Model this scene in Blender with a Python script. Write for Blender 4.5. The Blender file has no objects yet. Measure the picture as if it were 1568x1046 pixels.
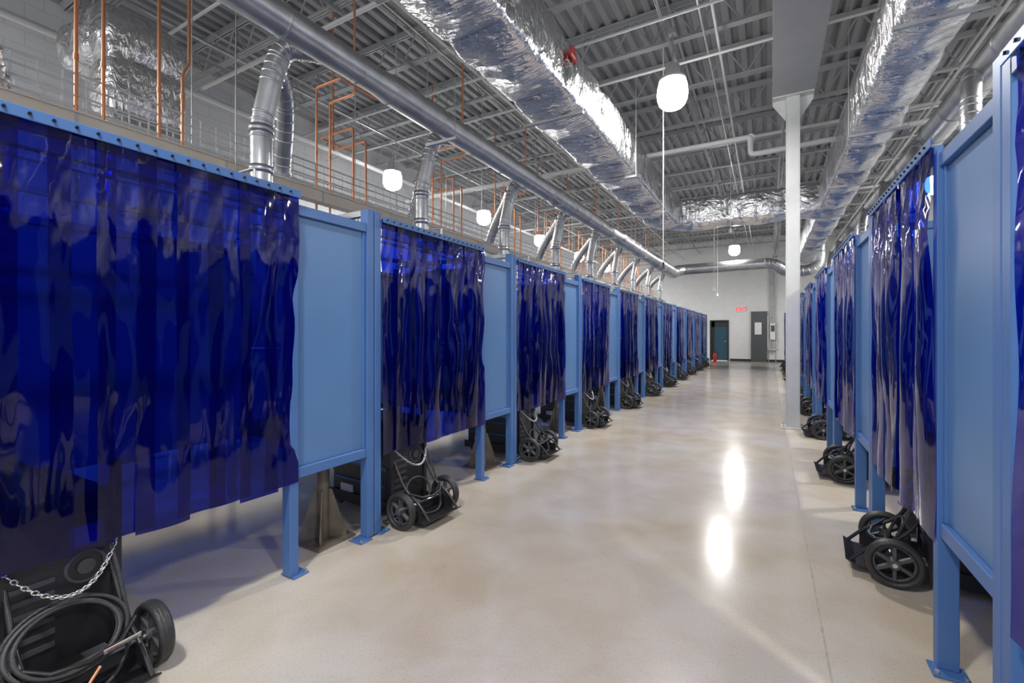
import bpy, math, random
from mathutils import Vector, Matrix, noise
random.seed(7)
scene=bpy.context.scene
scene.view_settings.view_transform='Standard'
scene.view_settings.exposure=0.25
R90=math.pi/2

# ---------------------------------------------------------------- materials
def newmat(name):
    m=bpy.data.materials.new(name); m.use_nodes=True
    nt=m.node_tree; b=nt.nodes['Principled BSDF']
    return m,nt,b
def pmat(name,col,rough=0.5,metal=0.0,bump=0.0,bscale=20,var=0.0,vscale=4,spec=None,emis=None,estr=0,stretch=None):
    m,nt,b=newmat(name)
    b.inputs['Base Color'].default_value=(*col,1)
    b.inputs['Roughness'].default_value=rough
    b.inputs['Metallic'].default_value=metal
    if spec is not None: b.inputs['Specular IOR Level'].default_value=spec
    tc=nt.nodes.new('ShaderNodeTexCoord'); mp=nt.nodes.new('ShaderNodeMapping')
    nt.links.new(tc.outputs['Object'],mp.inputs[0])
    if stretch: mp.inputs['Scale'].default_value=stretch
    if var>0:
        n=nt.nodes.new('ShaderNodeTexNoise'); n.inputs['Scale'].default_value=vscale; n.inputs['Detail'].default_value=4
        nt.links.new(mp.outputs[0],n.inputs['Vector'])
        r=nt.nodes.new('ShaderNodeValToRGB')
        r.color_ramp.elements[0].position=0.3; r.color_ramp.elements[1].position=0.7
        r.color_ramp.elements[0].color=(*[c*(1-var) for c in col],1)
        r.color_ramp.elements[1].color=(*[min(1,c*(1+var)) for c in col],1)
        nt.links.new(n.outputs['Fac'],r.inputs[0]); nt.links.new(r.outputs[0],b.inputs['Base Color'])
    if bump>0:
        n=nt.nodes.new('ShaderNodeTexNoise'); n.inputs['Scale'].default_value=bscale; n.inputs['Detail'].default_value=3
        nt.links.new(mp.outputs[0],n.inputs['Vector'])
        bp=nt.nodes.new('ShaderNodeBump'); bp.inputs['Strength'].default_value=bump; bp.inputs['Distance'].default_value=0.02
        nt.links.new(n.outputs['Fac'],bp.inputs['Height']); nt.links.new(bp.outputs[0],b.inputs['Normal'])
    if emis:
        b.inputs['Emission Color'].default_value=(*emis,1); b.inputs['Emission Strength'].default_value=estr
    return m

M={}
M['blue']=pmat('blue_painted_steel',(0.075,0.175,0.42),0.42,var=0.06,vscale=2)
M['panel']=pmat('blue_panel_sheet',(0.105,0.225,0.45),0.38,var=0.08,vscale=1.2)
M['black']=pmat('black_plastic',(0.022,0.022,0.024),0.33)
M['rubber']=pmat('black_rubber',(0.035,0.035,0.037),0.45,bump=0.15,bscale=90)
M['dark']=pmat('dark_grey_metal',(0.07,0.07,0.075),0.45,var=0.1)
M['stripe']=pmat('blue_stripe_decal',(0.02,0.10,0.22),0.4)
M['label']=pmat('paper_label',(0.7,0.7,0.68),0.6)
M['chain']=pmat('zinc_chain',(0.75,0.75,0.74),0.3,1.0)
M['steel']=pmat('raw_steel',(0.20,0.17,0.13),0.5,0.3,var=0.3,vscale=9)
M['galv']=pmat('galvanised_duct',(0.62,0.63,0.64),0.36,0.95,var=0.14,vscale=5,bump=0.05,bscale=14)
M['galv2']=pmat('galvanised_strut',(0.55,0.56,0.57),0.45,0.8,var=0.1)
M['copper']=pmat('copper_tube',(0.82,0.36,0.19),0.35,0.8)
M['cream']=pmat('cream_trunking',(0.90,0.78,0.62),0.5,var=0.05)
M['white']=pmat('white_paint',(0.76,0.77,0.77),0.5,var=0.03)
M['colp']=pmat('column_paint',(0.60,0.61,0.60),0.5,var=0.05)
M['pipe']=pmat('grey_white_pipe',(0.60,0.61,0.61),0.4)
M['deck']=pmat('roof_deck_primer',(0.27,0.275,0.285),0.55,var=0.08,vscale=2)
M['joist']=pmat('joist_primer',(0.38,0.39,0.40),0.5)
M['beam']=pmat('girder_paint',(0.36,0.37,0.38),0.55,var=0.04)
M['red']=pmat('red_paint',(0.7,0.02,0.015),0.35)
M['exitred']=pmat('exit_letter_red',(0.7,0.02,0.015),0.35,emis=(1,0.02,0.01),estr=0.8)
M['teal']=pmat('teal_door_paint',(0.02,0.08,0.12),0.4)
M['frame']=pmat('dark_door_frame',(0.025,0.027,0.03),0.5)
M['cab']=pmat('grey_enclosure',(0.075,0.083,0.088),0.45)
M['lamp']=pmat('lamp_acrylic',(1,1,1),0.4,emis=(1,0.98,0.95),estr=22)
M['bolt']=pmat('bolt_head',(0.02,0.02,0.03),0.4,0.6)

def foil():
    m,nt,b=newmat('foil_insulation'); N=nt.nodes.new; L=nt.links.new
    b.inputs['Base Color'].default_value=(0.84,0.84,0.85,1); b.inputs['Metallic'].default_value=1
    b.inputs['Roughness'].default_value=0.24
    tc=N('ShaderNodeTexCoord')
    def nz(sc,scale,det,dist):
        mp=N('ShaderNodeMapping'); mp.inputs['Scale'].default_value=sc; L(tc.outputs['Object'],mp.inputs[0])
        n=N('ShaderNodeTexNoise'); n.inputs['Scale'].default_value=scale; n.inputs['Detail'].default_value=det; n.inputs['Distortion'].default_value=dist
        L(mp.outputs[0],n.inputs['Vector']); return n
    a=nz((1,3.2,1.4),3.4,4,1.4); c=nz((1,2.4,1),13,2,0.8)
    mu=N('ShaderNodeMath'); mu.operation='MULTIPLY_ADD'; mu.inputs[1].default_value=0.22
    L(c.outputs['Fac'],mu.inputs[0]); L(a.outputs['Fac'],mu.inputs[2])
    bp=N('ShaderNodeBump'); bp.inputs['Strength'].default_value=0.8; bp.inputs['Distance'].default_value=0.055
    L(mu.outputs[0],bp.inputs['Height']); L(bp.outputs[0],b.inputs['Normal'])
    return m
M['foil']=foil()

def curtain_mat():
    m=bpy.data.materials.new('blue_pvc_strip'); m.use_nodes=True
    nt=m.node_tree; nt.nodes.clear(); N=nt.nodes.new; L=nt.links.new
    out=N('ShaderNodeOutputMaterial')
    tr=N('ShaderNodeBsdfTransparent'); tr.inputs[0].default_value=(0.008,0.035,0.62,1)
    tl=N('ShaderNodeBsdfTranslucent'); tl.inputs[0].default_value=(0.002,0.010,0.30,1)
    df=N('ShaderNodeBsdfDiffuse'); df.inputs[0].default_value=(0.002,0.003,0.07,1)
    gl=N('ShaderNodeBsdfGlossy'); gl.inputs['Color'].default_value=(0.9,0.9,1,1); gl.inputs['Roughness'].default_value=0.05
    geo=N('ShaderNodeNewGeometry')
    io=N('ShaderNodeMapRange'); io.inputs[3].default_value=1.46; io.inputs[4].default_value=1/1.46; L(geo.outputs['Backfacing'],io.inputs[0])
    fr=N('ShaderNodeFresnel'); L(io.outputs[0],fr.inputs['IOR'])
    m1=N('ShaderNodeMixShader'); m1.inputs[0].default_value=0.5; L(tl.outputs[0],m1.inputs[1]); L(df.outputs[0],m1.inputs[2])
    m2=N('ShaderNodeMixShader'); m2.inputs[0].default_value=0.32; L(tr.outputs[0],m2.inputs[1]); L(m1.outputs[0],m2.inputs[2])
    m3=N('ShaderNodeMixShader'); L(fr.outputs[0],m3.inputs[0]); L(m2.outputs[0],m3.inputs[1]); L(gl.outputs[0],m3.inputs[2])
    tc=N('ShaderNodeTexCoord'); mp=N('ShaderNodeMapping'); mp.inputs['Scale'].default_value=(3,3,1.0)
    L(tc.outputs['Object'],mp.inputs[0])
    n=N('ShaderNodeTexNoise'); n.inputs['Scale'].default_value=2.4; n.inputs['Detail'].default_value=1.2; n.inputs['Distortion'].default_value=0.5
    L(mp.outputs[0],n.inputs['Vector'])
    bp=N('ShaderNodeBump'); bp.inputs['Strength'].default_value=0.32; bp.inputs['Distance'].default_value=0.03
    L(n.outputs['Fac'],bp.inputs['Height'])
    L(bp.outputs[0],gl.inputs['Normal'])
    L(m3.outputs[0],out.inputs[0])
    return m
M['pvc']=curtain_mat()

def floor_mat():
    m,nt,b=newmat('polished_concrete'); N=nt.nodes.new; L=nt.links.new
    tc=N('ShaderNodeTexCoord')
    def nz(s,d,dist=0):
        n=N('ShaderNodeTexNoise'); n.inputs['Scale'].default_value=s; n.inputs['Detail'].default_value=d; n.inputs['Distortion'].default_value=dist
        L(tc.outputs['Object'],n.inputs['Vector']); return n
    def ramp(src,p0,c0,p1,c1):
        r=N('ShaderNodeValToRGB'); r.color_ramp.elements[0].position=p0; r.color_ramp.elements[1].position=p1
        r.color_ramp.elements[0].color=(*c0,1); r.color_ramp.elements[1].color=(*c1,1); L(src,r.inputs[0]); return r
    a=ramp(nz(0.7,8,0.3).outputs['Fac'],0.36,(0.60,0.51,0.40),0.64,(0.64,0.60,0.54))
    c=ramp(nz(2.6,10,0.4).outputs['Fac'],0.36,(0.88,0.84,0.78),0.60,(1.03,1.02,1.02))
    mx=N('ShaderNodeMix'); mx.data_type='RGBA'; mx.blend_type='MULTIPLY'; mx.inputs[0].default_value=0.75
    L(a.outputs[0],mx.inputs[6]); L(c.outputs[0],mx.inputs[7])
    sp=ramp(nz(90,3).outputs['Fac'],0.36,(0.82,0.78,0.74),0.46,(1,1,1))
    mx2=N('ShaderNodeMix'); mx2.data_type='RGBA'; mx2.blend_type='MULTIPLY'; mx2.inputs[0].default_value=0.5
    L(mx.outputs[2],mx2.inputs[6]); L(sp.outputs[0],mx2.inputs[7])
    L(mx2.outputs[2],b.inputs['Base Color'])
    rr=N('ShaderNodeMapRange'); rr.inputs[3].default_value=0.12; rr.inputs[4].default_value=0.24
    b.inputs['Specular IOR Level'].default_value=0.27
    L(nz(1.3,6).outputs['Fac'],rr.inputs[0]); L(rr.outputs[0],b.inputs['Roughness'])
    bp=N('ShaderNodeBump'); bp.inputs['Strength'].default_value=0.025; bp.inputs['Distance'].default_value=0.01
    L(nz(9,4).outputs['Fac'],bp.inputs['Height']); L(bp.outputs[0],b.inputs['Normal'])
    return m
M['floor']=floor_mat()
M['joint']=pmat('floor_joint_sealant',(0.44,0.39,0.32),0.6,var=0.2,vscale=20)

def block_mat():
    m,nt,b=newmat('painted_block'); N=nt.nodes.new; L=nt.links.new
    tc=N('ShaderNodeTexCoord'); sx=N('ShaderNodeSeparateXYZ'); L(tc.outputs['Object'],sx.inputs[0])
    ad=N('ShaderNodeMath'); ad.operation='ADD'; L(sx.outputs[0],ad.inputs[0]); L(sx.outputs[1],ad.inputs[1])
    cx=N('ShaderNodeCombineXYZ'); L(ad.outputs[0],cx.inputs[0]); L(sx.outputs[2],cx.inputs[1])
    br=N('ShaderNodeTexBrick'); br.inputs['Scale'].default_value=1; br.inputs['Brick Width'].default_value=0.4; br.inputs['Row Height'].default_value=0.2; br.inputs['Mortar Size'].default_value=0.006
    br.inputs['Color1'].default_value=(0.66,0.67,0.67,1); br.inputs['Color2'].default_value=(0.64,0.65,0.65,1); br.inputs['Mortar'].default_value=(0.55,0.55,0.55,1)
    L(cx.outputs[0],br.inputs['Vector']); L(br.outputs['Color'],b.inputs['Base Color'])
    bp=N('ShaderNodeBump'); bp.inputs['Strength'].default_value=0.3; bp.inputs['Distance'].default_value=0.01; bp.invert=True
    L(br.outputs['Fac'],bp.inputs['Height']); L(bp.outputs[0],b.inputs['Normal'])
    b.inputs['Roughness'].default_value=0.5
    return m
M['block']=block_mat()

# ---------------------------------------------------------------- mesh builder
class MB:
    def __init__(s): s.v=[];s.f=[];s.m=[];s.s=[];s.mats=[]
    def mi(s,k):
        if k not in s.mats: s.mats.append(k)
        return s.mats.index(k)
    def add(s,vs,fs,mat,smooth=False,T=None):
        o=len(s.v); k=s.mi(mat)
        for p in vs:
            p=Vector(p)
            if T is not None: p=T@p
            s.v.append(p)
        for f in fs: s.f.append([i+o for i in f]); s.m.append(k); s.s.append(smooth)
    def box(s,x0,x1,y0,y1,z0,z1,mat,T=None):
        vs=[(x0,y0,z0),(x1,y0,z0),(x1,y1,z0),(x0,y1,z0),(x0,y0,z1),(x1,y0,z1),(x1,y1,z1),(x0,y1,z1)]
        fs=[(0,3,2,1),(4,5,6,7),(0,1,5,4),(1,2,6,5),(2,3,7,6),(3,0,4,7)]
        s.add(vs,fs,mat,False,T)
    def prism(s,pts,y0,y1,mat,T=None):   # pts in xz, extruded in y
        n=len(pts); vs=[(p[0],y0,p[1]) for p in pts]+[(p[0],y1,p[1]) for p in pts]
        fs=[list(range(n)),list(range(2*n-1,n-1,-1))]+[[i,i+n,(i+1)%n+n,(i+1)%n] for i in range(n)]
        s.add(vs,fs,mat,False,T)
    def tube(s,path,r,mat,n=12,caps=True,smooth=True,T=None):
        path=[Vector(p) for p in path]; L=len(path)
        rs=r if isinstance(r,(list,tuple)) else [r]*L
        ring=[];up=None
        for i,p in enumerate(path):
            if i==0: d=(path[1]-p).normalized()
            elif i==L-1: d=(p-path[i-1]).normalized()
            else:
                a=(p-path[i-1]).normalized(); b=(path[i+1]-p).normalized(); d=(a+b)
                d=d.normalized() if d.length>1e-5 else a
            if d.length<1e-6: d=Vector((0,0,1))
            if up is None:
                ref=Vector((0,0,1)) if abs(d.z)<0.9 else Vector((1,0,0))
                u=d.cross(ref).normalized()
            else:
                u=(up-d*up.dot(d)).normalized()
            up=u; w=d.cross(u)
            ring.append([p+(u*math.cos(2*math.pi*k/n)+w*math.sin(2*math.pi*k/n))*rs[i] for k in range(n)])
        vs=[q for rg in ring for q in rg]; fs=[]
        for i in range(L-1):
            for k in range(n):
                fs.append((i*n+k,i*n+(k+1)%n,(i+1)*n+(k+1)%n,(i+1)*n+k))
        s.add(vs,fs,mat,smooth,T)
        if caps:
            s.add(ring[0],[list(range(n))[::-1]],mat,False,T); s.add(ring[-1],[list(range(n))],mat,False,T)
    def cyl(s,p0,p1,r,mat,n=12,r1=None,T=None,smooth=True):
        s.tube([p0,p1],[r,r if r1 is None else r1],mat,n,True,smooth,T)
    def torus(s,c,R,r,mat,axis='y',n=24,k=8,T=None,sx=1,sy=1):
        vs=[];fs=[]
        for i in range(n):
            a=2*math.pi*i/n
            for j in range(k):
                b=2*math.pi*j/k; rr=R+r*math.cos(b); h=r*math.sin(b)
                x=rr*math.cos(a)*sx;y=rr*math.sin(a)*sy
                if axis=='y': p=(x,h,y)
                elif axis=='x': p=(h,x,y)
                else: p=(x,y,h)
                vs.append((p[0]+c[0],p[1]+c[1],p[2]+c[2]))
        for i in range(n):
            for j in range(k):
                fs.append((i*k+j,i*k+(j+1)%k,((i+1)%n)*k+(j+1)%k,((i+1)%n)*k+j))
        s.add(vs,fs,mat,True,T)
    def mesh(s,name):
        me=bpy.data.meshes.new(name); me.from_pydata([tuple(p) for p in s.v],[],s.f)
        for k in s.mats: me.materials.append(M[k])
        me.polygons.foreach_set('material_index',s.m); me.polygons.foreach_set('use_smooth',s.s)
        me.update(); return me
    def obj(s,name,loc=(0,0,0),rz=0,bevel=0):
        return place(s.mesh(name),name,loc,rz,bevel)
def place(me,name,loc=(0,0,0),rz=0,bevel=0):
    o=bpy.data.objects.new(name,me); scene.collection.objects.link(o)
    o.location=loc; o.rotation_euler=(0,0,rz)
    if bevel:
        b=o.modifiers.new('bevel','BEVEL'); b.width=bevel; b.segments=1; b.limit_method='ANGLE'; b.angle_limit=1.0
    return o
def rnd(points,r,n=5):
    P=[Vector(p) for p in points]; out=[P[0]]
    for i in range(1,len(P)-1):
        a=(P[i-1]-P[i]);b=(P[i+1]-P[i]); rr=min(r,a.length*0.48,b.length*0.48)
        a=P[i]+a.normalized()*rr; b=P[i]+b.normalized()*rr
        for k in range(n+1):
            t=k/n; out.append(a.lerp(P[i],t).lerp(P[i].lerp(b,t),t))
    out.append(P[-1]); return out

# ---------------------------------------------------------------- shell
XL,XR,YB,YN,ZC=-9.0,4.8,25.8,-4.0,6.25
mb=MB(); mb.box(XL,XR,YN,YB,-0.1,0,'floor')
mb.box(0.222,0.231,YN,YB,-0.01,0.0005,'joint')
mb.obj('floor')
mb=MB()
x=XL; prof=[]
while x<XR:
    prof+= [(x,ZC-0.055),(x+0.09,ZC-0.055),(x+0.115,ZC),(x+0.175,ZC)]
    x+=0.2
vs=[];fs=[]
for p in prof: vs+=[(p[0],YN,p[1]),(p[0],YB,p[1])]
for i in range(len(prof)-1): fs.append((2*i,2*i+1,2*i+3,2*i+2))
mb.add(vs,fs,'deck'); mb.box(XL,XR,YN,YB,ZC+0.002,ZC+0.1,'deck'); mb.obj('ceiling')
mb=MB(); mb.box(XL-0.2,XL,YN,YB+0.2,0,ZC+0.1,'block'); mb.obj('wall_left')
mb=MB(); mb.box(XR,XR+0.2,YN,YB+0.2,0,ZC+0.1,'block'); mb.obj('wall_right')
DX0,DX1,DH=-2.62,-1.72,2.1
mb=MB(); mb.box(XL,DX0,YB,YB+0.2,0,ZC+0.1,'white'); mb.box(DX1,XR,YB,YB+0.2,0,ZC+0.1,'white'); mb.box(DX0,DX1,YB,YB+0.2,DH,ZC+0.1,'white'); mb.obj('wall_back')
mb=MB(); mb.box(XL,DX0-0.05,YB-0.015,YB,0,0.12,'frame'); mb.box(DX1+0.05,XR,YB-0.015,YB,0,0.12,'frame'); mb.obj('baseboard_back')
mb=MB(); mb.box(XL,XL+0.015,YN,YB,0,0.12,'frame'); mb.obj('baseboard_left')
# door
mb=MB()
mb.box(DX0+0.002,DX0+0.07,YB-0.03,YB+0.16,0,DH-0.002,'frame'); mb.box(DX1-0.07,DX1-0.002,YB-0.03,YB+0.16,0,DH-0.002,'frame')
mb.box(DX0+0.07,DX1-0.07,YB-0.03,YB+0.16,DH-0.07,DH-0.002,'frame')
mb.box(DX0+0.07,DX1-0.07,YB+0.08,YB+0.13,0.01,DH-0.07,'teal')
mb.box(DX0+0.07,DX0+0.22,YB+0.07,YB+0.08,0.05,DH-0.07,'frame'); mb.box(DX0+0.07,DX1-0.07,YB+0.07,YB+0.08,1.75,DH-0.07,'frame')
mb.cyl((DX1-0.12,YB+0.02,1.0),(DX1-0.24,YB+0.02,1.0),0.012,'chain'); mb.cyl((DX1-0.12,YB+0.08,1.0),(DX1-0.12,YB+0.01,1.0),0.012,'chain')
mb.obj('door_1')

# joists
mb=MB(); zt,zb=ZC-0.09,ZC-0.60
for yy in (-0.03,0.012):
    mb.box(XL+0.02,XR-0.02,yy,yy+0.018,zt-0.045,zt+0.03,'joist'); mb.box(XL+0.3,XR-0.3,yy,yy+0.018,zb,zb+0.05,'joist')
mb.box(XL+0.02,XR-0.02,-0.055,0.055,zt+0.022,zt+0.032,'joist'); mb.box(XL+0.3,XR-0.3,-0.05,0.05,zb,zb+0.008,'joist')
x=XL+0.3;i=0
while x+0.3<XR-0.3:
    a,b=(zb+0.03,zt) if i%2==0 else (zt,zb+0.03)
    mb.cyl((x,0,a),(x+0.3,0,b),0.013,'joist',6); x+=0.3;i+=1
jm=mb.mesh('bar_joist')
y=-3.2
while y<YB-0.3: 
    place(jm,'bar_joist',(0,y,0)); y+=1.45
mb=MB()
for x in (-7.6,-6.1,-4.9,-3.1,-1.25,1.4,2.9):
    mb.box(x-0.02,x+0.02,YN,YB-0.02,zb-0.004,zb+0.0,'joist'); mb.box(x-0.002,x+0.002,YN,YB-0.02,zb-0.04,zb,'joist')
    mb.box(x-0.02,x+0.02,YN,YB-0.02,zt-0.05,zt-0.046,'joist')
mb.obj('joist_bridging')
# girder + column
CX,CY=0.33,7.95
mb=MB(); zb0=4.92
mb.box(CX-0.27,CX+0.27,YN,CY+0.25,zb0,zb0+0.03,'beam'); mb.box(CX-0.27,CX+0.27,YN,CY+0.25,zb-0.07,zb-0.045,'beam')
mb.box(CX-0.25,CX-0.23,YN,CY+0.25,zb0+0.03,zb-0.07,'beam'); mb.box(CX+0.23,CX+0.25,YN,CY+0.25,zb0+0.03,zb-0.07,'beam')
for k in range(2):
    xx=CX-0.09+0.15*k
    mb.box(xx,xx+0.03,CY+0.25,YB-0.02,zb0+0.2,zb0+0.26,'joist'); mb.box(xx,xx+0.03,CY+0.25,YB-0.02,zb-0.10,zb-0.045,'joist')
y=CY+0.3;i=0
while y<YB-0.6:
    a,b=(zb0+0.23,zb-0.07) if i%2==0 else (zb-0.07,zb0+0.23)
    mb.cyl((CX,y,a),(CX,y+0.55,b),0.02,'joist',6); y+=0.55;i+=1
mb.obj('steel_girder')
mb=MB(); cw=0.088; ct=0.012
for sx in(-1,1):
    mb.box(CX+sx*cw-(ct if sx>0 else 0),CX+sx*cw+(ct if sx<0 else 0),CY-cw,CY+cw,0.02,zb0-0.02,'colp')
    mb.box(CX-cw+ct,CX+cw-ct,CY+sx*cw-(ct if sx>0 else 0),CY+sx*cw+(ct if sx<0 else 0),0.02,zb0-0.02,'colp')
mb.box(CX-0.15,CX+0.15,CY-0.15,CY+0.15,0,0.02,'colp'); mb.box(CX-0.26,CX+0.26,CY-0.13,CY+0.13,zb0-0.022,zb0,'colp')
for sx in (-1,1):
    mb.prism([(CX+sx*cw,zb0-0.34),(CX+sx*cw,zb0-0.022),(CX+sx*0.26,zb0-0.022),(CX+sx*0.26,zb0-0.08)],CY-0.012,CY+0.012,'colp')
    for sy in(-1,1): mb.cyl((CX+sx*0.12,CY+sy*0.12,0.02),(CX+sx*0.12,CY+sy*0.12,0.05),0.012,'galv2',6)
mb.obj('support_column',bevel=0.004)

# ---------------------------------------------------------------- booths
def foot(mb,x,y,dy):
    mb.box(x-0.06,x+0.06,y-0.05+dy,y+0.05+dy,0,0.012,'blue')
    for sx in(-0.045,0.045): mb.cyl((x+sx,y+dy*2.2,0.012),(x+sx,y+dy*2.2,0.024),0.009,'galv2',6)
def booth(w,pan,depth,end_post=False):
    """local: front plane x=0 (aisle toward +x), y from 0 (near post) to w; panel at [w-pan,w]"""
    mb=MB(); P='blue'; t=0.03
    zt=2.25
    def post(y0,y1,x0=-0.035,x1=0.035,top=zt): 
        mb.box(x0,x1,y0,y1,0.012,top,P)
    post(0.004,0.062); foot(mb,0,0.06,0.02)
    post(w-0.062,w-0.004); foot(mb,0,w-0.06,-0.03)
    ya=w-pan; post(ya-0.028,ya+0.028,top=2.16); foot(mb,0,ya,0.03)
    mb.box(-0.028,0.028,ya+0.028,w-0.062,2.09,2.15,P); mb.box(-0.028,0.028,ya+0.028,w-0.062,0.56,0.62,P)
    mb.box(-0.004,0.004,ya+0.028,w-0.062,0.62,2.09,'panel')
    mb.box(-0.012,0.016,ya+0.028,ya+0.046,0.62,2.09,P); mb.box(-0.012,0.016,w-0.082,w-0.062,0.62,2.09,P)
    mb.box(0.0,0.034,0.062,ya-0.028,2.15,2.2,P); mb.box(0.052,0.058,0.06,ya+0.03,2.178,2.222,P)
    for yy in (0.12,ya*0.5,ya-0.08): mb.box(0.034,0.052,yy-0.01,yy+0.01,2.18,2.195,P)
    y=0.1
    while y<ya: mb.cyl((0.058,y,2.201),(0.065,y,2.201),0.006,'bolt',8); y+=0.065
    mb.box(-depth,-0.035,w-0.045,w-0.02,2.09,2.14,P); mb.box(-depth,-0.035,w-0.045,w-0.02,0.5,0.55,P)
    mb.box(-depth,-0.035,w-0.036,w-0.03,0.55,2.09,'panel')
    mb.box(-depth,-depth+0.05,w-0.06,w-0.01,0,2.2,P)
    mb.box(-depth/2-0.02,-depth/2+0.02,w-0.05,w-0.016,0.5,2.1,P)
    mb.box(-depth,-depth+0.03,0.01,w-0.06,2.09,2.14,P); mb.box(-depth,-depth+0.03,0.01,w-0.06,0.5,0.55,P)
    mb.box(-depth+0.01,-depth+0.016,0.01,w-0.06,0.55,2.09,'panel')
    return mb
def curtain(y0,y1,seed):
    rn=random.Random(seed); mb=MB()
    sw=0.205; n=max(2,round((y1-y0-sw)/0.145)); pitch=(y1-y0-sw)/n
    for i in range(n+1):
        ys=y0+i*pitch; off=0.040+(0.009 if i%2 else 0.0)
        ph=rn.random()*6; ph2=rn.random()*6; A=0.003+0.008*rn.random(); tw=(rn.random()-0.5)*0.04; cup=rn.choice([-1,1])*(0.006+0.009*rn.random())
        zb=0.54+rn.uniform(-0.012,0.012); nu,nv=8,30; vs=[];fs=[]
        for v in range(nv+1):
            t=v/nv; z=2.21-(2.21-zb)*t; g=min(1,t*5)
            for u in range(nu+1):
                s=u/nu; e=2*s-1
                x=off+g*(A*math.sin(ph+t*4+1.2*e)+cup*(1-e*e)+tw*e*t*0.5+0.002*math.sin(ph2+t*15+e*2.5))
                x+=0.009*noise.noise(Vector((ys*3+s,t*5,seed*3.1)))*g
                x+=0.007*math.exp(-((t-0.16)/0.08)**2)*math.sin(ph*3+e*5+t*30)
                y=ys+sw*s+(0.008*t*math.sin(ph2) if 0<i<n else 0)
                vs.append((x,y,z))
        for v in range(nv):
            for u in range(nu):
                a=v*(nu+1)+u; fs.append((a,a+nu+1,a+nu+2,a+1))
        mb.add(vs,fs,'pvc',True)
    return mb

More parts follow.
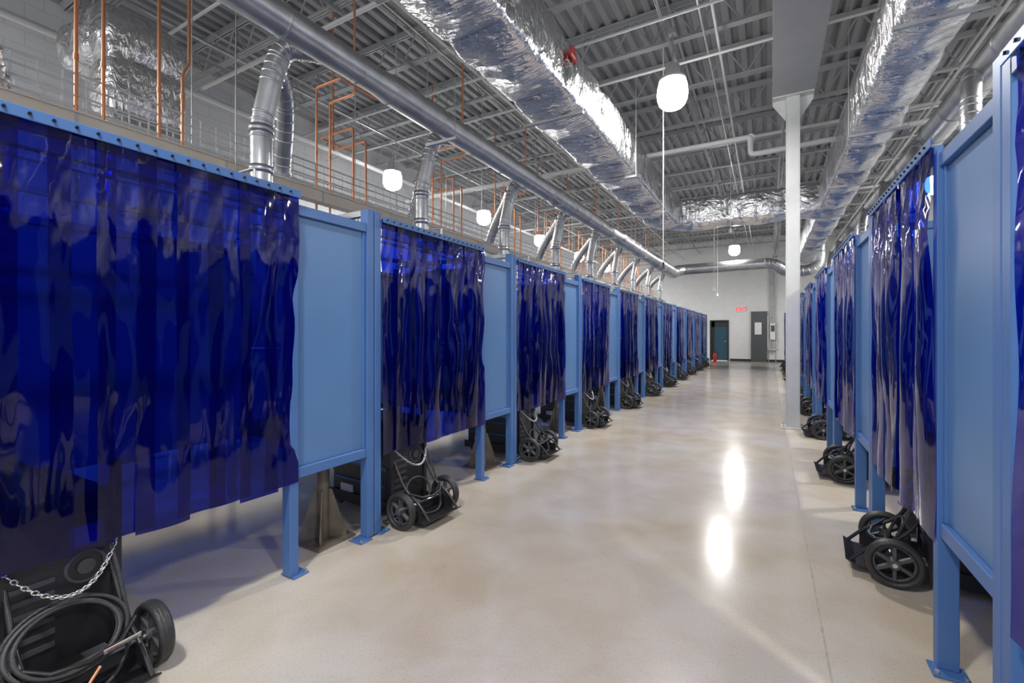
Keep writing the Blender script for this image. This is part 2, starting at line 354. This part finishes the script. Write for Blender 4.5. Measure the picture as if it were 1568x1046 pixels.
# ---------------------------------------------------------------- cart
def wheel(mb,y,r=0.132):
    mb.torus((0,y,r),r-0.018,0.018,'rubber','y',28,8)
    mb.torus((0,y+0.012,r),r-0.018,0.017,'rubber','y',28,6); mb.torus((0,y-0.012,r),r-0.018,0.017,'rubber','y',28,6)
    mb.torus((0,y,r),r-0.040,0.008,'dark','y',28,6)
    mb.cyl((0,y-0.03,r),(0,y+0.03,r),0.026,'dark',14); mb.cyl((0,y-0.036,r),(0,y+0.036,r),0.012,'chain',10)
    for k in range(6):
        T=Matrix.Translation((0,y,r))@Matrix.Rotation(k*math.pi/3,4,'Y')
        mb.box(-0.008,0.008,-0.014,0.014,0.02,r-0.038,'dark',T)
def cart(big):
    mb=MB(); w=0.175
    wheel(mb,-0.24); wheel(mb,0.24)
    mb.cyl((0,-0.24,0.132),(0,0.24,0.132),0.011,'chain',8)
    mb.box(-0.16,0.17,-w,w,0.045,0.055,'black')
    mb.prism([(0.17,0.045),(0.215,0.075),(0.215,0.083),(0.165,0.055)],-w,w,'black')
    for s in(-1,1):
        mb.box(-0.9,0.13,s*w-0.006,s*w+0.006,0.05,0.13,'black')
        mb.tube(rnd([(0.19,s*(w-0.02),0.07),(0.10,s*(w-0.02),0.17),(-0.05,s*(w-0.02),0.25),(-0.17,s*(w-0.02),0.46)],0.08,4),0.010,'black',8)
        mb.box(-0.19,-0.15,s*w-0.014,s*w+0.014,0.05,0.86,'black')
        mb.box(-0.03,0.03,s*(w+0.01)-0.004,s*(w+0.01)+0.004,0.10,0.17,'dark')
    mb.tube([(0.0,-w,0.235),(0.07,-0.1,0.20),(0.09,0,0.19),(0.07,0.1,0.20),(0.0,w,0.235)],0.009,'black',8)
    mb.box(-0.175,-0.165,-w,w,0.10,0.60,'black')
    for z in (0.18,0.23,0.28,0.33,0.38,0.43): mb.box(-0.165,-0.160,-0.15,-0.02,z,z+0.02,'dark')
    mb.torus((-0.165,0.075,0.45),0.062,0.008,'dark','x',24,6); mb.cyl((-0.166,0.075,0.45),(-0.155,0.075,0.45),0.03,'dark',16)
    mb.box(-0.17,-0.155,-w,w,0.60,0.66,'black')
    if big: mb.box(-0.155,-0.152,0.02,0.13,0.54,0.62,'label')
    n=30
    for i in range(n):
        t=i/(n-1); y=-0.165+0.33*t; q=4*(0.25-(t-0.5)**2); z=0.53-0.13*q; x=-0.14+0.09*q
        T=Matrix.Translation((x,y,z))@Matrix.Rotation((t-0.5)*2.0,4,'X')@Matrix.Rotation(R90*(i%2),4,'Y')
        mb.torus((0,0,0),0.009,0.003,'chain','x',8,5,T,1.3,0.8)
    x0,x1=-0.86,-0.2
    mb.box(x0,x1,-w+0.01,w-0.01,0.28,0.74,'black')
    mb.prism([(x0-0.03,0.30),(x0,0.28),(x0,0.74),(x0-0.03,0.70)],-w+0.01,w-0.01,'dark')
    mb.box(x0+0.02,x1-0.02,-w+0.0,w+0.0,0.36,0.385,'stripe')
    for s in(-1,1):
        for k in range(7):
            mb.box(-0.5+k*0.035,-0.485+k*0.035,s*(w-0.006)-0.006,s*(w-0.006)+0.006,0.45,0.66,'dark')
        mb.box(-0.78,-0.60,s*(w-0.007)-0.004,s*(w-0.007)+0.004,0.50,0.62,'label')
    mb.tube(rnd([(-0.78,0,0.74),(-0.76,0,0.82),(-0.32,0,0.82),(-0.30,0,0.74)],0.04,4),0.014,'black',8)
    mb.box(x0,x1,-w+0.015,w-0.015,0.11,0.28,'black')
    mb.box(x0+0.03,x1-0.05,-w+0.006,w-0.006,0.225,0.245,'stripe')
    for s in(-1,1): mb.box(x0+0.1,x0+0.25,s*(w-0.01)-0.004,s*(w-0.01)+0.004,0.13,0.19,'label')
    mb.box(x0-0.01,x0,-w+0.03,w-0.03,0.13,0.24,'dark')
    for s in(-1,1):
        mb.torus((-0.80,s*0.14,0.041),0.028,0.013,'rubber','y',16,6); mb.cyl((-0.80,s*0.14-0.012,0.041),(-0.80,s*0.14+0.012,0.041),0.02,'dark',10)
        mb.box(-0.815,-0.785,s*0.14-0.02,s*0.14+0.02,0.06,0.11,'chain')
    rn=random.Random(3)
    loops=4 if big else 1
    R=0.165 if big else 0.11
    for k in range(loops):
        T=Matrix.Translation((-0.03+0.014*k,-0.02+0.01*rn.uniform(-2,2),(0.25 if big else 0.22)+0.01*rn.uniform(-2,2)))@Matrix.Rotation(-0.42-0.09*k,4,'Y')@Matrix.Rotation(rn.uniform(-0.1,0.1),4,'Z')
        mb.torus((0,0,0),R-0.008*k,0.0085,'rubber' if k!=2 else 'dark','x',40,8,T,1.05,0.85)
    mb.tube(rnd([(-0.5,0.05,0.7),(-0.25,0.1,0.75),(-0.12,0.15,0.5),(0.02,0.16,0.16),(0.12,0.05,0.07),(0.05,-0.1,0.07)],0.15,6),0.008,'rubber',8)
    if big:
        T=Matrix.Translation((0.13,0.09,0.22))@Matrix.Rotation(0.9,4,'Y')@Matrix.Rotation(0.3,4,'X')
        mb.box(-0.002,0.0,-0.06,0.05,-0.04,0.045,'label',T); mb.box(0.0,0.001,-0.055,-0.02,0.025,0.035,'red',T)
        for q in range(3): mb.box(0.0,0.001,-0.05,0.04,-0.03+0.015*q,-0.027+0.015*q,'dark',T)
        mb.tube([(0.12,0.02,0.17),(0.16,-0.04,0.13),(0.17,-0.10,0.10)],0.006,'copper',8)
        mb.cyl((0.17,-0.10,0.10),(0.18,-0.13,0.085),0.009,'copper',6)
    return mb.mesh('welder_cart')
cartA=cart(True); cartB=cart(False)
def table():
    mb=MB()
    mb.box(-0.15,0.15,-0.15,0.15,0,0.014,'steel')
    mb.cyl((0,0,0.014),(0,0,0.5),0.040,'steel',16); mb.cyl((0,0,0.5),(0,0,0.8),0.033,'galv2',16); mb.torus((0,0,0.5),0.040,0.007,'steel','z',20,6)
    for k in range(4):
        T=Matrix.Rotation(k*R90+math.pi/4,4,'Z')
        mb.prism([(0.035,0.014),(0.15,0.014),(0.15,0.04),(0.055,0.34),(0.035,0.34)],-0.005,0.005,'steel',T)
    mb.box(-0.40,0.16,-0.36,0.12,0.80,0.815,'steel'); mb.box(-0.38,0.14,-0.34,-0.33,0.74,0.8,'steel'); mb.box(-0.38,0.14,0.10,0.11,0.74,0.8,'steel')
    mb.cyl((0.0,0.0,0.78),(0.0,0.0,0.8),0.09,'steel',16)
    mb.cyl((-0.35,-0.3,0.815),(-0.35,-0.3,1.45),0.014,'galv2',8); mb.cyl((-0.35,-0.3,1.3),(0.0,-0.3,1.3),0.012,'galv2',8)
    return mb.mesh('welding_table')
tab=table()

LX=-2.4; WL=1.985; WR=2.0; RX=0.65; PAN=0.61; DEP=1.65; RB=1.92; LB=2.275
bL=booth(WL,PAN,DEP).mesh('welding_booth_frame')
bR=booth(WR,0.62,DEP).mesh('welding_booth_frame')
curL=[curtain(0.065,WL-PAN+0.025,s).mesh('strip_curtain') for s in (1,2,3)]
curR=[curtain(0.11,WR-0.62+0.02,s).mesh('strip_curtain') for s in (4,5,6)]
for k in range(-2,11):
    y0=LB+WL*(k-1)
    place(bL,'welding_booth_frame',(LX,y0,0),0,0.003)
    place(curL[k%3],'strip_curtain',(LX,y0,0))
    place(cartA if k==0 else cartB,'welder_cart',(-2.27,y0+0.41,0),random.uniform(-0.06,0.06))
    place(tab,'welding_table',(LX-0.24,y0+WL-0.20,0))
for k in range(-2,10):
    y1=RB+WR*(k+1)
    place(bR,'welding_booth_frame',(RX,y1,0),math.pi,0.003)
    place(curR[k%3],'strip_curtain',(RX,y1,0),math.pi)
    place(cartB,'welder_cart',(RX-0.02,y1-0.46,0),math.pi+random.uniform(-0.12,0.05))
    place(tab,'welding_table',(RX+0.3,y1-WR+0.3,0),math.pi)
for k in range(-2,11):
    y0=LB+WL*(k-1)
    place(bL,'welding_booth_frame',(-6.1,y0+WL,0),math.pi,0)

# ---------------------------------------------------------------- cable tray / trunking
mb=MB(); tx=-4.28; Y1=22.5
mb.box(tx-0.06,tx+0.06,YN+0.1,Y1,2.83,2.95,'cream'); mb.box(tx-0.08,tx+0.08,YN+0.1,Y1,2.945,2.955,'cream')
y=YN+0.2
while y<Y1: mb.box(tx-0.065,tx+0.066,y,y+0.02,2.825,2.957,'pipe'); y+=1.015
mb.obj('electrical_busway')
mb=MB(); tx=-4.65
for sx in (-0.22,-0.11,0,0.11,0.22): mb.cyl((tx+sx,YN+0.1,3.01),(tx+sx,Y1,3.01),0.005,'white',4)
for sx in (-0.24,0.24):
    for z in (3.06,3.14,3.22,3.30): mb.cyl((tx+sx,YN+0.1,z),(tx+sx,Y1,z),0.009,'white',5)
y=YN+0.2
while y<Y1:
    mb.tube([(tx-0.24,y,3.30),(tx-0.24,y,3.01),(tx+0.24,y,3.01),(tx+0.24,y,3.30)],0.007,'white',4,smooth=False); y+=0.13
for c in range(4): mb.tube([(tx-0.15+0.08*c+0.02*math.sin(i*0.7+c),YN+0.2+i*0.6,3.03) for i in range(43)],0.012,'black' if c%2 else 'pipe',6)
mb.obj('wire_basket_tray')
mb=MB(); y=-1.7
while y<22:
    mb.box(-4.95,-4.15,y-0.02,y+0.02,2.785,2.825,'galv2')
    for xx in (-4.93,-4.18): mb.cyl((xx,y,2.8),(xx,y,zb),0.006,'galv2',6)
    y+=2.03
mb.obj('trapeze_hanger')
mb=MB()
mb.box(-3.95,-3.91,YN+0.2,22.4,2.26,2.30,'galv2'); mb.box(-3.0,-2.96,YN+0.2,22.4,2.26,2.30,'galv2')
mb.cyl((-3.3,YN+0.2,2.36),(-3.3,22.4,2.36),0.022,'steel',8); mb.cyl((-3.45,YN+0.2,2.34),(-3.45,22.4,2.34),0.014,'pipe',8)
for k in range(-2,11):
    y=LB+WL*k
    mb.box(-4.05,-2.42,y-0.02,y+0.02,2.22,2.26,'galv2')
    mb.box(-3.02,-2.92,y-0.55,y-0.40,2.30,2.42,'pipe'); mb.box(-3.02,-2.92,y-0.32,y-0.20,2.30,2.40,'pipe'); mb.box(-3.9,-3.75,y-0.8,y-0.6,2.28,2.45,'galv2')
    mb.box(-2.918,-2.912,y-0.52,y-0.43,2.32,2.40,'dark'); mb.cyl((-3.3,y-0.30,2.30),(-3.3,y-0.30,2.42),0.04,'steel',10)
    mb.cyl((-2.97,y-0.475,2.42),(-2.97,y-0.475,2.48),0.012,'galv2',8); mb.tube(rnd([(-2.97,y-0.475,2.46),(-2.97,y-0.475,2.50),(-4.2,y-0.475,2.50),(-4.2,y-0.475,2.84)],0.03,4),0.009,'galv2',6)
mb.obj('strut_and_conduit')

# ---------------------------------------------------------------- copper pipes
def copper(Y,tall):
    mb=MB(); X=-4.4
    ys=[(-0.95),(-0.81),(-0.43),(-0.28)]
    for i,dy in enumerate(ys):
        xx=X-0.0+0.05*(i%2)
        top=(zb-0.05-0.1*i) if tall else 4.15-0.12*i
        if not tall:
            pts=[(xx,Y+dy,2.3),(xx,Y+dy,top),(xx-0.6 if i>1 else xx+0.4,Y+dy,top)]
            if i%2: pts.append((xx-0.6 if i>1 else xx+0.4,Y+dy,zb-0.05))
            else: pts.append((pts[-1][0],Y+dy+0.5,top))
        else:
            pts=[(xx,Y+dy,2.3),(xx,Y+dy,3.6),(xx,Y+dy+0.05*(i==3),3.72),(xx,Y+dy+0.05*(i==3),top),(xx-1.2,Y+dy+0.05*(i==3),top)]
        mb.tube(rnd(pts,0.03,3),0.0125,'copper',8)
        for z in (2.9,3.4): mb.cyl((xx,Y+dy,z),(xx,Y+dy,z+0.04),0.017,'copper',8)
    mb.obj('copper_pipe')
for k in range(-1,10): copper(2.29+2.03*k,k in(-1,0))

# ---------------------------------------------------------------- spiral duct
def ringset(mb,path,r,step,mat='galv',n=24):
    P=[Vector(p) for p in path]; 
    for i in range(len(P)-1):
        a,b=P[i],P[i+1]; L=(b-a).length; d=(b-a).normalized(); 
        m=int(L/step)
        for k in range(m+1):
            c=a+d*(k*step+0.02); rr=r
            if (c-a).length<L: mb.tube([c-d*0.012,c,c+d*0.012],[rr,rr+0.009,rr],mat,n,False)
mb=MB(); mx=-3.3; mz=3.84
secs=[(YN+0.2,3.2,0.125),(3.35,7.3,0.14),(7.45,11.3,0.16),(11.45,15.5,0.185),(15.65,19.0,0.21)]
for i,(a,b,r) in enumerate(secs):
    mb.tube([(mx,a,mz),(mx,b,mz)],r,'galv',28)
    ringset(mb,[(mx,a,mz),(mx,b,mz)],r,0.75)
    if i+1<len(secs): mb.tube([(mx,b,mz),(mx,secs[i+1][0],mz)],[r,secs[i+1][2]],'galv',28)
end=rnd([(mx,19.0,mz),(mx,20.3,mz+0.25),(0.2,20.3,mz+0.3),(0.6,20.6,mz-0.05),(1.7,20.6,mz-0.05),(1.7,20.6,zb-0.1)],0.6,5)
mb.tube(end,0.215,'galv',28,smooth=True)
for p,q in zip(end[:-1],end[1:]):
    d=(q-p).normalized(); mb.tube([p-d*0.012,p,p+d*0.012],[0.215,0.226,0.215],'galv',28,False)
y=-2
while y<19:
    mb.cyl((mx-0.2,y,mz-0.0),(mx-0.2,y,zb),0.005,'galv2',5); mb.cyl((mx+0.2,y,mz),(mx+0.2,y,zb),0.005,'galv2',5); mb.box(mx-0.22,mx+0.22,y-0.015,y+0.015,mz-0.23,mz-0.20,'galv2')
    mb.cyl((mx-0.2,y,mz-0.22),(mx-0.2,y,mz),0.005,'galv2',5);mb.cyl((mx+0.2,y,mz-0.22),(mx+0.2,y,mz),0.005,'galv2',5)
    y+=3.1
mb.obj('spiral_exhaust_duct')
def drop(name,pts,r,mat='galv',cr=0.13):
    mb=MB(); P=rnd(pts,cr,3); mb.tube(P,r,mat,20)
    for i in range(1,len(P)-1):
        d=(P[i+1]-P[i-1]).normalized(); mb.tube([P[i]-d*0.01,P[i],P[i]+d*0.01],[r,r+0.008,r],mat,20,False)
    a,b=Vector(pts[0]),Vector(pts[1]); d=(b-a).normalized()
    for t in (0.3,0.7,0.97):
        c=a.lerp(b,t); mb.tube([c-d*0.031,c-d*0.03,c+d*0.03,c+d*0.031],[r,r+0.011,r+0.011,r],mat,20,False)
    mb.obj(name)
for k in range(-1,9):
    Y=2.31+2.03*k
    drop('fume_extraction_duct',[(-3.72,Y,1.9),(-3.72,Y,3.15),(-3.64,Y+0.06,3.62),(-3.60,Y+0.12,3.84),(-3.45,Y+0.30,3.86),(-3.3,Y+0.48,3.84)],0.085,cr=0.10)
    drop('fume_extraction_duct',[(-4.40,Y+0.64,1.9),(-4.40,Y+0.64,3.10),(-4.1,Y+0.48,3.45),(-3.85,Y+0.3,3.62),(-3.66,Y+0.08,3.70)],0.08,cr=0.16)
mb=MB(); rx,rz=2.0,4.15
mb.tube([(rx,YN+0.2,rz),(rx,19,rz)],0.16,'galv',28); ringset(mb,[(rx,YN+0.2,rz),(rx,19,rz)],0.16,0.75); mb.obj('spiral_exhaust_duct')
for k in range(0,9):
    Y=2.1+WR*k
    drop('fume_extraction_duct',[(1.75,Y,1.9),(1.75,Y,3.1),(1.75,Y+0.05,3.6),(1.85,Y+0.35,4.1),(2.0,Y+0.6,4.15)],0.08)

# ---------------------------------------------------------------- foil ducts
def foilduct(name,pts,w,h,corner=0.7,seed=0,band=1.2):
    base=rnd(pts,corner,8); P=[]
    for a,b in zip(base[:-1],base[1:]):
        L=(b-a).length; n=max(1,int(L/0.045))
        for k in range(n): P.append(a.lerp(b,k/n))
    P.append(base[-1])
    prof=[]; rc=0.06
    for (cx,cy,a0) in ((w/2-rc,h/2-rc,0),(-w/2+rc,h/2-rc,90),(-w/2+rc,-h/2+rc,180),(w/2-rc,-h/2+rc,270)):
        for k in range(4):
            a=math.radians(a0+k*30); prof.append((cx+rc*math.cos(a),cy+rc*math.sin(a)))
    full=[]
    for i,p in enumerate(prof):
        q=prof[(i+1)%len(prof)]; L=math.hypot(q[0]-p[0],q[1]-p[1]); n=max(1,int(L/0.06))
        for k in range(n): full.append((p[0]+(q[0]-p[0])*k/n,p[1]+(q[1]-p[1])*k/n))
    n=len(full); s=0; vs=[]; fs=[]
    for i,p in enumerate(P):
        if i: s+=(p-P[i-1]).length
        d=(P[min(i+1,len(P)-1)]-P[max(i-1,0)]).normalized()
        vert=abs(d.z)>0.7
        side=Vector((0,1,0)) if vert else d.cross(Vector((0,0,1))).normalized()
        up=side.cross(d).normalized()
        u=(s%band)/band; pin=math.exp(-((min(u,1-u)*band)/0.05)**2)
        bul=0.035*math.sin(math.pi*u)-0.03*pin
        for j,(a,b) in enumerate(full):
            l=math.hypot(a,b); 
            fx=1-abs(a)/(w/2) ; fy=1-abs(b)/(h/2); mid=max(0,max(fx,fy))
            nn=noise.noise(Vector((a*2.5,b*2.5,s*4.0+seed)))*0.022+noise.noise(Vector((a*3,b*3,s*13+seed)))*0.012
            sag=-0.05*max(0,fx)*(b<0)*math.sin(math.pi*u) if not vert else 0
            k=1+(bul*(0.4+mid)+nn*(1-pin))/l
            vs.append(p+side*a*k+up*(b*k+sag))
    for i in range(len(P)-1):
        for j in range(n): fs.append((i*n+j,i*n+(j+1)%n,(i+1)*n+(j+1)%n,(i+1)*n+j))
    mb=MB(); mb.add(vs,fs,'foil',True)
    mb.add(vs[:n],[list(range(n))],'foil'); mb.add(vs[-n:],[list(range(n))[::-1]],'foil')
    mb.obj(name)
bz=4.0
foilduct('insulated_air_duct',[(-2.2,YN+0.1,bz+0.3),(-2.2,11.9,bz+0.3),(1.0,11.9,bz+0.3)],0.66,0.60,0.9,1)
foilduct('insulated_air_duct',[(1.22,YN+0.1,bz+0.35),(1.22,20,bz+0.35)],0.50,0.62,0.7,5)
foilduct('insulated_air_duct',[(-6.5,2.55,2.7),(-6.5,2.55,4.95),(-7.6,2.55,4.95)],0.75,0.5,0.3,9,0.6)
foilduct('insulated_air_duct',[(-7.3,1.1,2.7),(-7.3,1.1,5.5)],0.5,0.5,0.3,11,0.6)
mb=MB()
for X,w in ((-2.2,0.38),(1.22,0.31)):
    y=-2.3
    while y<(11 if X<0 else 20):
        mb.box(X-w,X+w,y-0.02,y+0.02,3.9 if X<0 else 3.94,3.93 if X<0 else 3.97,'galv2')
        for s in(-1,1): mb.cyl((X+s*(w-0.01),y,3.92),(X+s*(w-0.01),y,zb),0.005,'galv2',5)
        y+=2.4
mb.obj('duct_hanger')
mb=MB(); mb.box(-1.835,-1.828,4.53,4.70,4.36,4.48,'red'); mb.box(-1.828,-1.826,4.56,4.67,4.385,4.41,'label'); mb.obj('duct_warning_label')

# ---------------------------------------------------------------- misc pipes
mb=MB()
mb.tube(rnd([(-8,8.75,4.75),(-0.25,8.75,4.75),(-0.25,8.75,4.45),(-0.1,8.75,4.45),(4.5,8.75,4.55)],0.06,3),0.045,'pipe',12)
mb.cyl((-0.25,8.75,4.75),(-0.25,8.9,4.75),0.06,'pipe',12)
mb.obj('drain_pipe')
mb=MB()
for (x,z,r,m) in ((-0.6,5.5,0.02,'pipe'),(-0.75,5.48,0.015,'galv2'),(-5.6,5.35,0.04,'pipe'),(-7.9,5.2,0.05,'pipe'),(-6.9,5.5,0.02,'galv2'),(2.6,5.3,0.03,'pipe'),(-3.9,5.4,0.02,'pipe'),(-4.1,5.45,0.015,'galv2'),(2.35,5.1,0.02,'pipe'),(2.5,5.0,0.025,'galv2')):
    mb.cyl((x,YN+0.1,z),(x,YB-0.1,z),r,m,8)
for (y,z,r) in ((3.1,5.45,0.02),(3.9,5.3,0.03),(5.9,5.35,0.02),(7.1,5.4,0.02),(10.2,5.3,0.035),(14.8,5.2,0.035),(17,5.3,0.02)):
    mb.cyl((XL+0.1,y,z),(XR-0.1,y+0.0,z),r,'pipe',8)
mb.obj('conduit_run')

# ---------------------------------------------------------------- lights
mb=MB()
prof=[(-0.235,0.03),(-0.23,0.075),(-0.205,0.13),(-0.16,0.175),(-0.10,0.197),(-0.03,0.205),(0.05,0.20),(0.11,0.188),(0.15,0.17)]
mb.tube([(0,0,p[0]) for p in prof],[p[1] for p in prof],'lamp',28)
mb.tube([(0,0,0.15),(0,0,0.18),(0,0,0.22),(0,0,0.36),(0,0,0.38)],[0.18,0.18,0.11,0.095,0.03],'pipe',24)
mb.cyl((0,0,0.38),(0,0,0.85),0.010,'galv2',8)
mb.box(-0.05,0.05,-0.05,0.05,0.80,0.88,'galv2')
lampm=mb.mesh('high_bay_light')
LP=[(-1.15,y) for y in (-0.6,6.6,13.6,20.2)]+[(-7.1,y) for y in (-0.2,7.35,11,14.7,18.6,22.4)]+[(3.3,y) for y in (-0.5,6.5,13.5,20)]  # right-hand row and lamps behind the camera are unseen, added as fill light
for i,(x,y) in enumerate(LP):
    e=bpy.data.objects.new('high_bay_light',None); scene.collection.objects.link(e); e.location=(x,y,4.75)
    o=place(lampm,'lamp_body'); o.parent=e
    ld=bpy.data.lights.new('lamp_source','AREA'); ld.shape='DISK'; ld.size=0.34; ld.energy=110; ld.color=(1,0.985,0.965)
    lo=bpy.data.objects.new('lamp_source',ld); scene.collection.objects.link(lo); lo.parent=e; lo.location=(0,0,-0.245)

# hanging cords
mb=MB()
mb.cyl((-1.35,7.0,2.45),(-1.35,7.0,zb),0.006,'white',6); mb.cyl((-1.35,7.0,2.38),(-1.35,7.0,2.46),0.018,'black',8)
for (x,y,z) in ((-1.2,12.8,2.6),(-1.4,16,2.7),(-0.7,11.0,3.7)):
    mb.cyl((x,y,z),(x,y,zb),0.006,'white',6); mb.cyl((x,y,z-0.1),(x,y,z),0.04,'white',10,0.02)
mb.obj('hanging_cord')

# ---------------------------------------------------------------- far end
mb=MB()
mb.box(-0.72,-0.02,YB-0.14,YB-0.001,0.0,2.5,'cab'); mb.box(-0.70,-0.38,YB-0.15,YB-0.14,0.06,2.46,'cab'); mb.box(-0.36,-0.04,YB-0.15,YB-0.14,0.06,2.46,'cab')
mb.box(-0.55,-0.25,YB-0.26,YB-0.15,1.35,1.95,'white'); mb.obj('electrical_panel')
mb=MB()
for i,x in enumerate((0.05,0.12,0.2,0.28,0.36)):
    mb.tube(rnd([(x,YB-0.06,0.0 if i in(0,4) else 0.4),(x,YB-0.06,zb0+0.1)],0.05),0.022,'pipe' if i%2 else 'galv2',8)
mb.tube(rnd([(0.02,YB-0.12,2.3),(0.02,YB-0.12,0.6),(0.4,YB-0.12,0.6),(0.4,YB-0.12,2.0)],0.12,5),0.03,'pipe',8)
mb.box(0.12,0.34,YB-0.2,YB-0.001,1.1,1.9,'white'); mb.box(0.15,0.31,YB-0.21,YB-0.2,1.5,1.8,'cab')
mb.obj('conduit_bank')
mb=MB(); mb.box(-3.3,-2.55,23.2,23.9,0,2.05,'cab'); mb.box(-3.27,-2.58,23.19,23.2,0.05,2.0,'dark'); mb.box(-2.55,-2.545,23.25,23.85,0.05,2.0,'dark'); mb.cyl((-2.535,23.35,0.95),(-2.535,23.35,1.15),0.01,'chain',8)
mb.obj('storage_cabinet',bevel=0.005)
mb=MB()
mb.tube([(0,0,0),(0,0,0.02),(0,0,0.38),(0,0,0.44),(0,0,0.46)],[0.07,0.08,0.08,0.05,0.02],'red',16); mb.cyl((0,0,0.46),(0,0,0.5),0.025,'black',10)
mb.box(-0.01,0.1,-0.015,0.015,0.5,0.52,'black'); mb.tube(rnd([(0.02,0,0.48),(0.12,0,0.44),(0.1,0,0.15)],0.05),0.01,'black',6)
mb.obj('fire_extinguisher',(-2.25,24.4,0))
e=bpy.data.objects.new('exit_sign',None); scene.collection.objects.link(e); e.location=(-1.15,YB-0.04,2.63)
mb=MB(); mb.box(-0.2,0.2,-0.02,0.04,-0.12,0.12,'white'); o=mb.obj('sign_box'); o.parent=e
tcu=bpy.data.curves.new('exit_text','FONT'); tcu.body='EXIT'; tcu.size=0.24; tcu.align_x='CENTER'; tcu.align_y='CENTER'; tcu.extrude=0.003; tcu.offset=0.004
tcu.materials.append(M['exitred']); to=bpy.data.objects.new('sign_text',tcu); scene.collection.objects.link(to); to.parent=e; to.location=(0,-0.025,0); to.rotation_euler=(R90,0,0)

# ---------------------------------------------------------------- world & camera
w=bpy.data.worlds.new('world'); scene.world=w; w.use_nodes=True
w.node_tree.nodes['Background'].inputs[0].default_value=(0.96,0.98,1,1); w.node_tree.nodes['Background'].inputs[1].default_value=1.2
cd=bpy.data.cameras.new('camera'); cam=bpy.data.objects.new('camera',cd); scene.collection.objects.link(cam)
cd.sensor_width=36; cd.lens=16; cd.shift_y=-0.0077; cd.clip_start=0.02
cam.location=(0,0,1.4); cam.rotation_euler=(R90,0,math.radians(29.3)); scene.camera=cam
